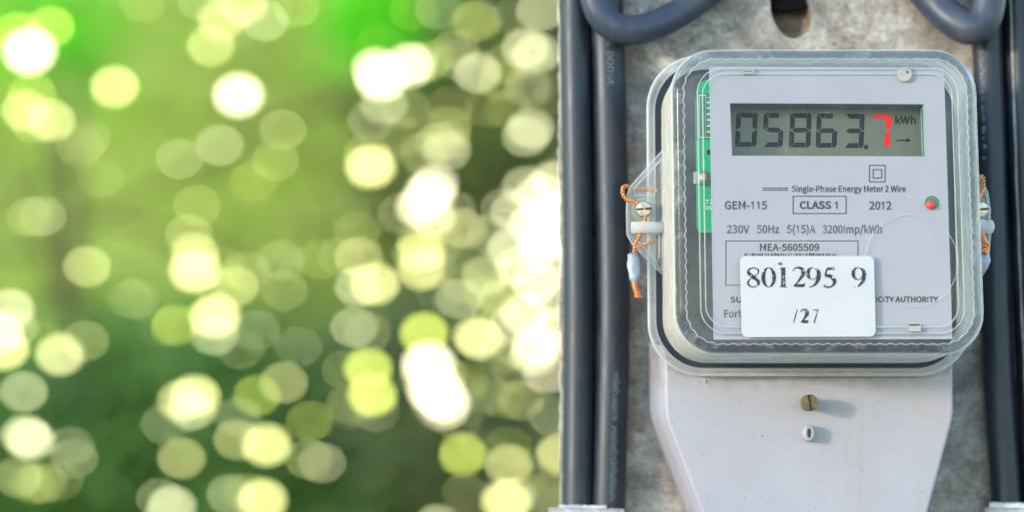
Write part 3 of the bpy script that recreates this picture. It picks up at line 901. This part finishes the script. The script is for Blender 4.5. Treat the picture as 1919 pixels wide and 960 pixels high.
# lower terminal cover
TDp = .922
def tc(front_left, dxl, dxr, d, dy=0):
    base = [(1246, 648), (1247, 700), (1248, 770), (1251, 788), (1258, 808), (1317, 962), (1375, 1112), (1700, 1112), (1738, 962), (1781, 800), (1785, 782), (1786, 765), (1785, 700), (1784, 648)]
    out = []
    for i, (x, y) in enumerate(base):
        left = i < 7
        yy = y + (dy if y > 1000 else 0)
        yy = yy - (6 if i in (0, 13) and d > .93 else 0)
        out.append(P(x + (dxl if left else dxr), yy, d))
    return out
mb = MB()
mb.loft([tc(0, -30, -9, POLE_D - .0004), tc(0, -28, -6, .948), tc(0, -14, -1, .9300), tc(0, -11.5, 0, .9275), tc(0, -2.5, 0, .9235), tc(0, 0, -1, .9222), tc(0, 4, -4, .9219)], False, True)
term = mb.build("terminal_cover", M['grey'], mroot)
sharp(term, 14)
def rise(cx, cy, prof, name, material, parent, f=P, n=24, smooth=True, d0=.9219):
    mb = MB(); mb.loft([[f(cx + (r * math.cos(a)) , cy + r * math.sin(a), d0 - h) for a in [2 * math.pi * k / n for k in range(n)]] for r, h in prof], False, True)
    o = mb.build(name, material, parent, smooth); sharp(o, 35); return o
def peg(px, py, prof, name, material, parent, d0):
    """turned shape standing straight out of the face at the photo pixel of its foot"""
    c = P(px, py, d0); mb = MB(); n = 24
    mb.loft([[c + Vector((r * math.cos(a), -h, r * math.sin(a))) for a in [2 * math.pi * k / n for k in range(n)]] for r, h in prof], False, True)
    o = mb.build(name, material, parent, True); sharp(o, 35); return o
sc = peg(1512, 757, [(.0023, 0), (.0023, .0062), (.0030, .0063), (.0030, .0102), (.00285, .0104), (.001, .01042)], "cover_screw", M['brass'], term, .9219)
c = P(1512, 757, .9219)
def slotbar(c, h, r, w, ang, parent):
    mb = MB(); u = Vector((math.cos(ang), 0, math.sin(ang))); v = Vector((-math.sin(ang), 0, math.cos(ang)))
    q = [c + u * sx * r + v * sz * w + Vector((0, -hh, 0)) for hh in (h, h + .00025) for sx, sz in ((-1, -1), (1, -1), (1, 1), (-1, 1))]
    mb.add(q, [(0, 1, 2, 3), (4, 5, 6, 7), (0, 1, 5, 4), (1, 2, 6, 5), (2, 3, 7, 6), (3, 0, 4, 7)])
    return mb.build("slot", M['dark'], parent)
slotbar(c, .01035, .00275, .00045, R(100), sc)
# sealing eye: an upright oval collar with a slit
mb = MB()
ce = P(1514, 813, .9219)
def oval(rx, rz, h, dx=0): return [ce + Vector((dx + rx * math.cos(a), -h, rz * math.sin(a))) for a in [2 * math.pi * k / 20 for k in range(20)]]
mb.loft([oval(.0023, .0031, 0), oval(.0021, .0030, .0042), oval(.0019, .0028, .0048), oval(.0010, .0022, .0050), oval(.0007, .0018, .0047)], False, True)
eye = mb.build("sealing_eye", M['grey'], term, True)
mb = MB(); mb.loft([oval(.0005, .0017, .0049), oval(.0004, .0016, .00515)], False, True); mb.build("slit", M['dark'], eye)
mb = MB(); q = P(1322, 716, .9219); mb.loft([[q + Vector((r * math.cos(a), -h, r * math.sin(a))) for a in [2 * math.pi * k / 12 for k in range(12)]] for r, h in ((.0008, 0), (.0007, .0003), (.0003, .0005))], False, True)
mb.build("pip", M['grey'], term, True)

# sealing lugs on both sides
def lug(poly, d, name_extra, inset):
    mb = MB()
    lo = [P(x, y, d + .004) for x, y in poly]; hi = [P(x, y, d) for x, y in poly]
    cx = sum(p[0] for p in poly) / len(poly); cy = sum(p[1] for p in poly) / len(poly)
    i1 = [P(x + (cx - x) * .10, y + (cy - y) * .10, d) for x, y in poly]
    i2 = [P(x + (cx - x) * .14, y + (cy - y) * .14, d + .0018) for x, y in poly]
    mb.loft([lo, hi, i1, i2], True, True)
    o = mb.build("sealing_lug", M['lug'], mroot)
    b_ = MB(); b_.tube(hi + [hi[0]], .00032, 6, False); b_.build("lug_edge", M['bead'], o, True)
    return o
ll = lug([(1243, 281), (1212, 316), (1182, 350), (1176, 366), (1175, 400), (1176, 440), (1186, 458), (1214, 487), (1246, 520), (1246, 400)], .9130, "", 0)
lr = lug([(1826, 330), (1840, 338), (1851, 362), (1855, 392), (1856, 440), (1853, 480), (1846, 508), (1832, 524), (1826, 524), (1822, 420)], .9130, "", 0)
# inner triangular webs on the left lug
b_ = MB()
for tri in ([(1240, 300), (1190, 352), (1190, 366), (1228, 366), (1228, 310)], [(1236, 438), (1203, 442), (1196, 452), (1232, 492), (1236, 480)]):
    q = [P(x, y, .9128) for x, y in tri]; b_.tube(q + [q[0]], .00026, 6, False)
b_.build("lug_rib", M['bead'], ll, True)
def lug_screw(px, py, parent, rad=.0029):
    b = peg(px, py, [(rad * 1.45, 0), (rad * 1.4, .0006), (rad * 1.05, .0007)], "screw_seat", M['lug'], parent, .9128)
    s_ = peg(px, py, [(rad, .0), (rad, .0022), (rad * .88, .0028), (rad * .3, .003)], "lug_screw", M['nickel'], parent, .9126)
    slotbar(P(px, py, .9126), .0029, rad * .92, .00035, R(4), s_)
lug_screw(1206, 393, ll); lug_screw(1836, 394, lr)
b_ = MB(); b_.tube([P(1184, 427, .9105), P(1216, 426, .9095), P(1250, 426, .9095)], [.0021, .0020, .0019], 14); b_.build("lug_pin", M['milky'], ll, True)
b_ = MB(); b_.tube([P(1822, 426, .9100), P(1846, 425, .9100)], .0026, 14); b_.tube([P(1846, 425, .9102), P(1853, 425, .9102), P(1860, 425, .9102), P(1863, 425, .9102)], [.0019, .0025, .0023, .0012], 14)
b_.build("lug_pin", M['milky'], lr, True)

# ------------------------------------------------------------------ seal wires
def twist(parent, name, pts, rad, wire, pitch, strands=2):
    q = [P(*p) for p in spline(pts, 24)]
    cum = [0.0]
    for i in range(1, len(q)): cum.append(cum[-1] + (q[i] - q[i - 1]).length)
    n = max(40, int(cum[-1] / pitch * 12))
    s = np.linspace(0, cum[-1], n)
    arr = np.array([[*p] for p in q])
    pts3 = [Vector((np.interp(t, cum, arr[:, 0]), np.interp(t, cum, arr[:, 1]), np.interp(t, cum, arr[:, 2]))) for t in s]
    mb = MB()
    for k in range(strands):
        u = (pts3[1] - pts3[0]).orthogonal().normalized()
        path = []
        for i, p in enumerate(pts3):
            t = (pts3[min(i + 1, n - 1)] - pts3[max(i - 1, 0)]).normalized()
            u = (u - t * u.dot(t)).normalized(); w = t.cross(u)
            a = 2 * math.pi * (s[i] / pitch + k / strands)
            path.append(p + (u * math.cos(a) + w * math.sin(a)) * rad)
        mb.tube(path, wire, 6)
    return mb.build(name, M['copper'], parent, True)
GW = "sealing wires on the meter lugs"
sw = empty("seal_wire", P(1190, 470, .911), "twisted copper seal wire with grey crimped seal on the left lug", "seal wire", GW)
twist(sw, "wire", [(1178, 350, .9155), (1170, 350, .9135), (1168, 362, .912), (1174, 373, .9115), (1186, 377, .911), (1200, 383, .9105), (1210, 392, .9100)], .00052, .00034, .0024)
twist(sw, "wire", [(1209, 403, .9105), (1208, 416, .9118), (1206, 430, .9122), (1198, 446, .9112), (1191, 460, .9105), (1189, 480, .910)], .00052, .00034, .0024)
twist(sw, "wire", [(1232, 357, .9158), (1210, 355, .916), (1180, 352, .9155)], .00045, .0003, .0024)
twist(sw, "wire", [(1230, 451, .9158), (1210, 458, .916), (1192, 466, .9145)], .00045, .0003, .0024)
twist(sw, "wire", [(1189, 522, .910), (1190, 534, .910), (1193, 546, .910), (1195, 557, .911)], .0008, .00036, .0024, 3)
def fray(parent, pts, n, seed):
    r_ = np.random.default_rng(seed); mb = MB()
    for k in range(n):
        x, y, d = pts
        q = [(x + r_.normal(0, 2), y + r_.normal(0, 3), d + r_.normal(0, .0006))]
        a = r_.uniform(0, 6.28)
        for j in range(3): q.append((q[-1][0] + 3.0 * math.cos(a) , q[-1][1] + 3.5 * math.sin(a) + 1.5, q[-1][2] + r_.normal(0, .0004))); a += r_.normal(0, .9)
        mb.tube([P(*p) for p in spline(q, 4)], .00026, 6)
    mb.build("frayed_strand", M['copper'], parent, True)
fray(sw, (1194, 550, .910), 5, 1)
def lead(parent, pts):
    """a squashed crimped sleeve"""
    mb = MB(); loops = []
    r_ = np.random.default_rng(4)
    for (x, y, w, dp) in pts:
        c_ = P(x, y, .910); lo = []
        for k in range(14):
            a = 2 * math.pi * k / 14
            lo.append(c_ + Vector((math.cos(a) * w * (1 + r_.normal(0, .05)), math.sin(a) * dp * (1 + r_.normal(0, .07)), r_.normal(0, .00008))))
        loops.append(lo)
    mb.loft(loops, True, True)
    return mb.build("crimped_seal", M['lead'], parent, True)
lead(sw, [(1187, 474, .0009, .0009), (1186, 477, .0018, .0016), (1188, 486, .0021, .0017), (1187, 494, .0023, .0014), (1188, 502, .0023, .0010), (1189, 512, .0021, .0011), (1189, 520, .0018, .0014), (1189, 527, .0015, .0014), (1189, 529, .0009, .0009)])
sw2 = empty("seal_wire", P(1846, 470, .911), "twisted copper seal wire on the half hidden right lug", "seal wire", GW)
twist(sw2, "wire", [(1834, 372, .912), (1842, 352, .9105), (1843, 336, .911), (1838, 330, .9125), (1830, 333, .913)], .00055, .00034, .0024)
twist(sw2, "wire", [(1838, 434, .910), (1846, 452, .9095), (1850, 462, .9095), (1846, 474, .910)], .0007, .00036, .0024, 3)
twist(sw2, "wire", [(1852, 458, .909), (1845, 462, .9085), (1843, 472, .9085)], .0007, .00036, .0024, 2)
fray(sw2, (1846, 464, .9090), 7, 2)
mb = MB(); mb.tube([P(1849, 474, .911), P(1847, 486, .9108), P(1842, 500, .911), (P(1838, 516, .9115))], [.0009, .0020, .0019, .0010], 12)
mb.build("crimped_seal", M['lead'], sw2, True)

# ------------------------------------------------------------------ trees behind
LEAF = np.array([(-.5, 0, 0), (-.1, -.30, .06), (.5, 0, 0), (-.1, .30, .06)])
def leaf_cloud(centres, n, spread, size, flat_up=0.3, seed=0):
    g = np.random.default_rng(seed)
    c = centres[g.integers(0, len(centres), n)] + g.normal(0, 1, (n, 3)) * spread
    a = g.normal(0, 1, (n, 3)); nn = g.normal(0, 1, (n, 3)); nn += flat_up * 5 * np.array([-.45, -.65, .6])    # blades turn to the light
    nn /= np.linalg.norm(nn, axis=1)[:, None]
    a -= nn * (a * nn).sum(1)[:, None]; a /= np.linalg.norm(a, axis=1)[:, None]
    b = np.cross(nn, a)
    s = size * g.uniform(.65, 1.3, n)
    v = (c[:, None, :] + s[:, None, None] * (LEAF[None, :, 0:1] * a[:, None, :] + LEAF[None, :, 1:2] * b[:, None, :] + LEAF[None, :, 2:3] * nn[:, None, :]))
    return v.reshape(-1, 3)

def leaves(name, v, material, parent):
    off = np.array(origin(parent)) if parent else np.zeros(3)
    n = len(v) // 4
    me = bpy.data.meshes.new(name)
    me.vertices.add(len(v)); me.vertices.foreach_set("co", (v - off).astype(np.float32).ravel())
    me.loops.add(n * 4); me.loops.foreach_set("vertex_index", np.arange(n * 4, dtype=np.int32))
    me.polygons.add(n); me.polygons.foreach_set("loop_start", np.arange(0, n * 4, 4, dtype=np.int32)); me.polygons.foreach_set("loop_total", np.full(n, 4, dtype=np.int32))
    me.update(); me.validate()
    me.materials.append(material)
    o = bpy.data.objects.new(name, me); COL.objects.link(o)
    if parent: o.parent = parent
    return o

LM = dict(
    lime=leaf_mat("yellow_green_leaf", (0.32, 0.41, 0.012), (0.40, 0.47, 0.03), 0.6, 0.5),
    mid=leaf_mat("mid_green_leaf", (0.20, 0.26, 0.02), (0.27, 0.32, 0.04), 0.55, 0.4),
    grey=leaf_mat("grey_green_leaf", (0.065, 0.085, 0.05), (0.10, 0.12, 0.08), 0.6, 0.3),
    dark=leaf_mat("dark_green_leaf", (0.06, 0.16, 0.016), (0.105, 0.22, 0.03), 0.6, 0.25),
    olive=leaf_mat("olive_dark_leaf", (0.085, 0.12, 0.032), (0.125, 0.165, 0.05), 0.6, 0.25),
    young=leaf_mat("vivid_lime_leaf", (0.10, 0.55, 0.002), (0.14, 0.66, 0.003), 0.8, 0.4, 1.2),
)
GT = "trees and shrubs behind the pole"
TREES = []
def tree(name, label, cat, px, py, d, rx, rz, ry, kind, n, size, seed, ground_r=0.09):
    g = np.random.default_rng(seed)
    c = P(px, py, d)
    base = Vector((c.x, c.y, 0))
    root = empty(name, base, label, cat, GT)
    NC = 240
    cen = g.normal(0, 1, (NC, 3)); cen /= np.linalg.norm(cen, axis=1)[:, None]
    cen *= g.uniform(.05, 1.0, NC)[:, None] ** .45
    cen = cen * np.array([rx, ry, rz]) + np.array(c)
    cen = cen[cen[:, 2] > 0.25]
    mb = MB()
    top = Vector((c.x + .05, c.y, c.z + rz * .55))
    mb.tube([base, base.lerp(top, .3) + Vector((.05, 0, 0)), base.lerp(top, .65) + Vector((-.03, 0, 0)), top], [ground_r, ground_r * .75, ground_r * .45, .012], 10)
    for i in range(9):
        q = Vector(cen[g.integers(len(cen))]); t = g.uniform(.3, .85)
        s_ = base.lerp(top, t)
        mb.tube([s_, s_.lerp(q, .5) + Vector((0, 0, .06)), q], [ground_r * .35 * (1.1 - t), ground_r * .2, .006], 6)
    mb.build("trunk", bark, root, True)
    leaves("crown", leaf_cloud(cen, n, np.array([rx, ry, rz]) * .17, size, .3, seed), LM[kind], root)
    TREES.append((root, c, kind))
    return root

# in view, from the left edge to the pole
t1 = tree("tree", "thin yellow-green young tree before the added bright slope at the upper left", "tree", 130, 250, 11.2, 2.1, 1.6, .40, 'lime', 3000, .055, 21)
t2 = tree("tree", "pale mid-green tree in the blurred middle distance", "tree", 700, 360, 11.8, 1.1, 1.5, .40, 'mid', 4500, .06, 22)
t3 = tree("tree", "grey-green tree blurred just left of the pole", "tree", 1010, 230, 12.4, .95, 1.5, .9, 'grey', 16000, .065, 23)
t4 = tree("shrub", "dark green shrub blurred at the bottom left", "shrub", 260, 960, 10.2, 1.0, .72, .7, 'dark', 16000, .08, 24, .05)
t5 = tree("shrub", "olive dark shrub blurred at the bottom beside the pole", "shrub", 800, 960, 10.4, 1.05, .80, .7, 'olive', 16000, .08, 25, .05)
# far wood closing the view
g = np.random.default_rng(40)
cen = np.stack([g.uniform(-16, 16, 900), g.uniform(16, 21, 900), g.uniform(0.2, 2.3, 900)], 1)
fw = leaves("far_wood", leaf_cloud(cen, 40000, .35, .22, .2, 41), LM['dark'], None)
fw["kind"] = "stuff"

# glossy leaves turned to the sun: each throws one blurred disc of light
WX = dict(
    w=waxy_mat("waxy_leaf_white_sheen", (0.10, 0.12, 0.06), (0.97, 1.0, 0.80)),
    y=waxy_mat("waxy_leaf_yellow_sheen", (0.12, 0.15, 0.03), (0.88, 1.0, 0.46)),
    g=waxy_mat("waxy_leaf_green_sheen", (0.09, 0.16, 0.01), (0.74, 1.0, 0.19)),
    p=waxy_mat("waxy_leaf_pale_sheen", (0.10, 0.11, 0.08), (0.86, 1.0, 0.68)),
)
lm = {}
for k_, m_ in WX.items():
    me = bpy.data.meshes.new("leaf")
    vs = [(.5 * math.cos(a) * (1 + .06 * math.cos(a)), .46 * math.sin(a), 0) for a in [2 * math.pi * i / 10 for i in range(10)]]
    me.from_pydata(vs, [], [tuple(range(10))]); me.materials.append(m_); lm[k_] = me
GLINT = [(55, 95, 1.6, 'w'), (215, 162, .50, 'y'), (447, 178, .95, 'w'), (412, 272, .16, 'p'), (530, 243, .10, 'y'), (395, 85, .26, 'y'), (416, 35, .30, 'y'), (455, 8, .30, 'y'), (497, 38, .16, 'p'),
 (95, 225, .40, 'y'), (48, 207, .35, 'y'), (60, 175, .18, 'g'), (95, 50, .30, 'g'), (35, 60, .3, 'g'), (150, 275, .08, 'y'), (80, 405, .10, 'p'), (370, 385, .08, 'y'), (163, 500, .22, 'y'), (365, 475, .30, 'y'), (365, 508, .8, 'y'),
 (715, 145, 1.2, 'w'), (768, 122, .75, 'w'), (705, 128, .5, 'w'), (720, 195, .18, 'p'), (895, 136, .28, 'p'), (985, 90, .28, 'p'), (1006, 98, .22, 'p'), (1012, 20, .22, 'p'), (995, 240, .26, 'p'), (985, 255, .2, 'p'), (990, 165, .10, 'p'),
 (840, 235, .08, 'y'), (838, 282, .20, 'p'), (695, 312, .78, 'y'), (806, 362, .75, 'w'), (788, 388, .5, 'w'), (815, 345, .3, 'w'), (810, 405, .3, 'w'), (1012, 365, .45, 'p'), (1030, 400, .7, 'w'), (1046, 430, .8, 'w'), (1000, 420, .5, 'w'), (965, 395, .22, 'p'), (985, 350, .22, 'p'), (940, 560, .15, 'y'), (870, 430, .12, 'y'), (860, 560, .15, 'p'), (1025, 700, .25, 'w'), (20, 580, .3, 'w'), (355, 440, .12, 'y'), (1035, 480, .45, 'w'), (1030, 560, .4, 'w'), (1040, 620, .4, 'w'), (960, 610, .2, 'p'), (1040, 340, .4, 'p'), (1015, 455, .5, 'w'),
 (945, 390, .10, 'p'), (920, 440, .12, 'p'), (958, 465, .35, 'p'), (672, 482, .20, 'y'), (790, 470, .40, 'y'), (790, 505, .4, 'y'), (910, 515, .22, 'p'), (975, 500, .35, 'p'), (1005, 530, .4, 'w'),
 (8, 655, .6, 'y'), (0, 625, .4, 'w'), (28, 615, .12, 'p'), (112, 665, .5, 'y'), (116, 668, .15, 'p'), (160, 640, .12, 'y'), (45, 735, .24, 'p'), (48, 818, .45, 'p'), (60, 826, .3, 'p'), (140, 860, .10, 'p'), (132, 838, .08, 'p'), (80, 905, .16, 'y'), (62, 908, .08, 'g'),
 (403, 593, .8, 'y'), (328, 610, .20, 'g'), (402, 628, .22, 'p'), (440, 537, .22, 'y'), (482, 620, .07, 'p'), (365, 745, .75, 'y'), (340, 752, .30, 'y'), (360, 768, .25, 'p'), (340, 860, .22, 'y'), (308, 795, .08, 'p'), (482, 742, .18, 'g'), (532, 718, .2, 'y'), (500, 835, .65, 'y'), (446, 825, .18, 'y'), (432, 928, .14, 'p'), (492, 938, .6, 'y'), (322, 950, .35, 'p'), (300, 935, .1, 'p'), (580, 862, .10, 'y'), (604, 868, .12, 'p'), (580, 790, .10, 'g'),
 (703, 532, .50, 'y'), (672, 538, .22, 'p'), (664, 614, .16, 'p'), (690, 622, .10, 'y'), (795, 625, .55, 'g'), (690, 692, .50, 'g'), (698, 742, .55, 'g'), (803, 685, 1.4, 'w'), (815, 730, 1.5, 'w'), (828, 758, 1.5, 'w'), (895, 632, .50, 'y'), (903, 640, .2, 'p'), (983, 590, .40, 'p'), (1006, 648, .55, 'w'), (1000, 668, .25, 'p'),
 (868, 855, .26, 'g'), (868, 848, .22, 'g'), (954, 872, .28, 'y'), (948, 940, .60, 'y'), (962, 935, .2, 'p'), (1050, 852, .4, 'y'), (820, 985, .22, 'p'), (915, 740, .05, 'p'), (705, 772, .06, 'p'), (1035, 780, .08, 'p'), (1025, 925, .12, 'y'), (640, 480, .05, 'p'), (560, 650, .05, 'p'), (255, 560, .05, 'p')]
g = np.random.default_rng(90)
for i in range(100):
    x = 1050 - abs(g.normal(0, 330)) if i < 62 else g.uniform(-20, 1050)
    y = g.uniform(0, 960); b = float(g.uniform(.02, .10)); k_ = g.choice(['p', 'y', 'y', 'g', 'y'])
    if (130 < x < 340 and y > 660) or (500 < x < 640 and y > 860) or (690 < x < 800 and y > 800): continue
    GLINT.append((x, y, b, k_))
GA = 1.0      # leaf area for a disc of brightness 1
g = np.random.default_rng(77)
for (x, y, b, k_) in GLINT:
    d = 9.2 + g.uniform(-.25, .35)
    p = P(x, y, d)
    r_, _, _ = min(TREES[:5], key=lambda t: (t[1] - p).length)
    o = bpy.data.objects.new("leaf", lm[k_]); COL.objects.link(o); o.parent = r_
    o.location = p - r_.location
    v = (cam.location - p).normalized()
    h = (sun_dir + v).normalized()
    o.rotation_mode = 'QUATERNION'
    o.rotation_quaternion = h.to_track_quat('Z', 'Y')
    s_ = 0.062 * math.sqrt(b) * GA
    o.scale = (s_, s_, s_)
# added vivid leaf tufts, standing in for two oversaturated green blurs
def tuft(px, py, d, r, n, parent, seed):
    c = np.array([[*P(px, py, d)]])
    leaves("vivid_leaves", leaf_cloud(c, n, r, .07, .5, seed), LM['young'], parent)
tuft(95, 42, 9.75, .17, 520, t1, 51)
tuft(700, 38, 9.75, .11, 420, t2, 52)
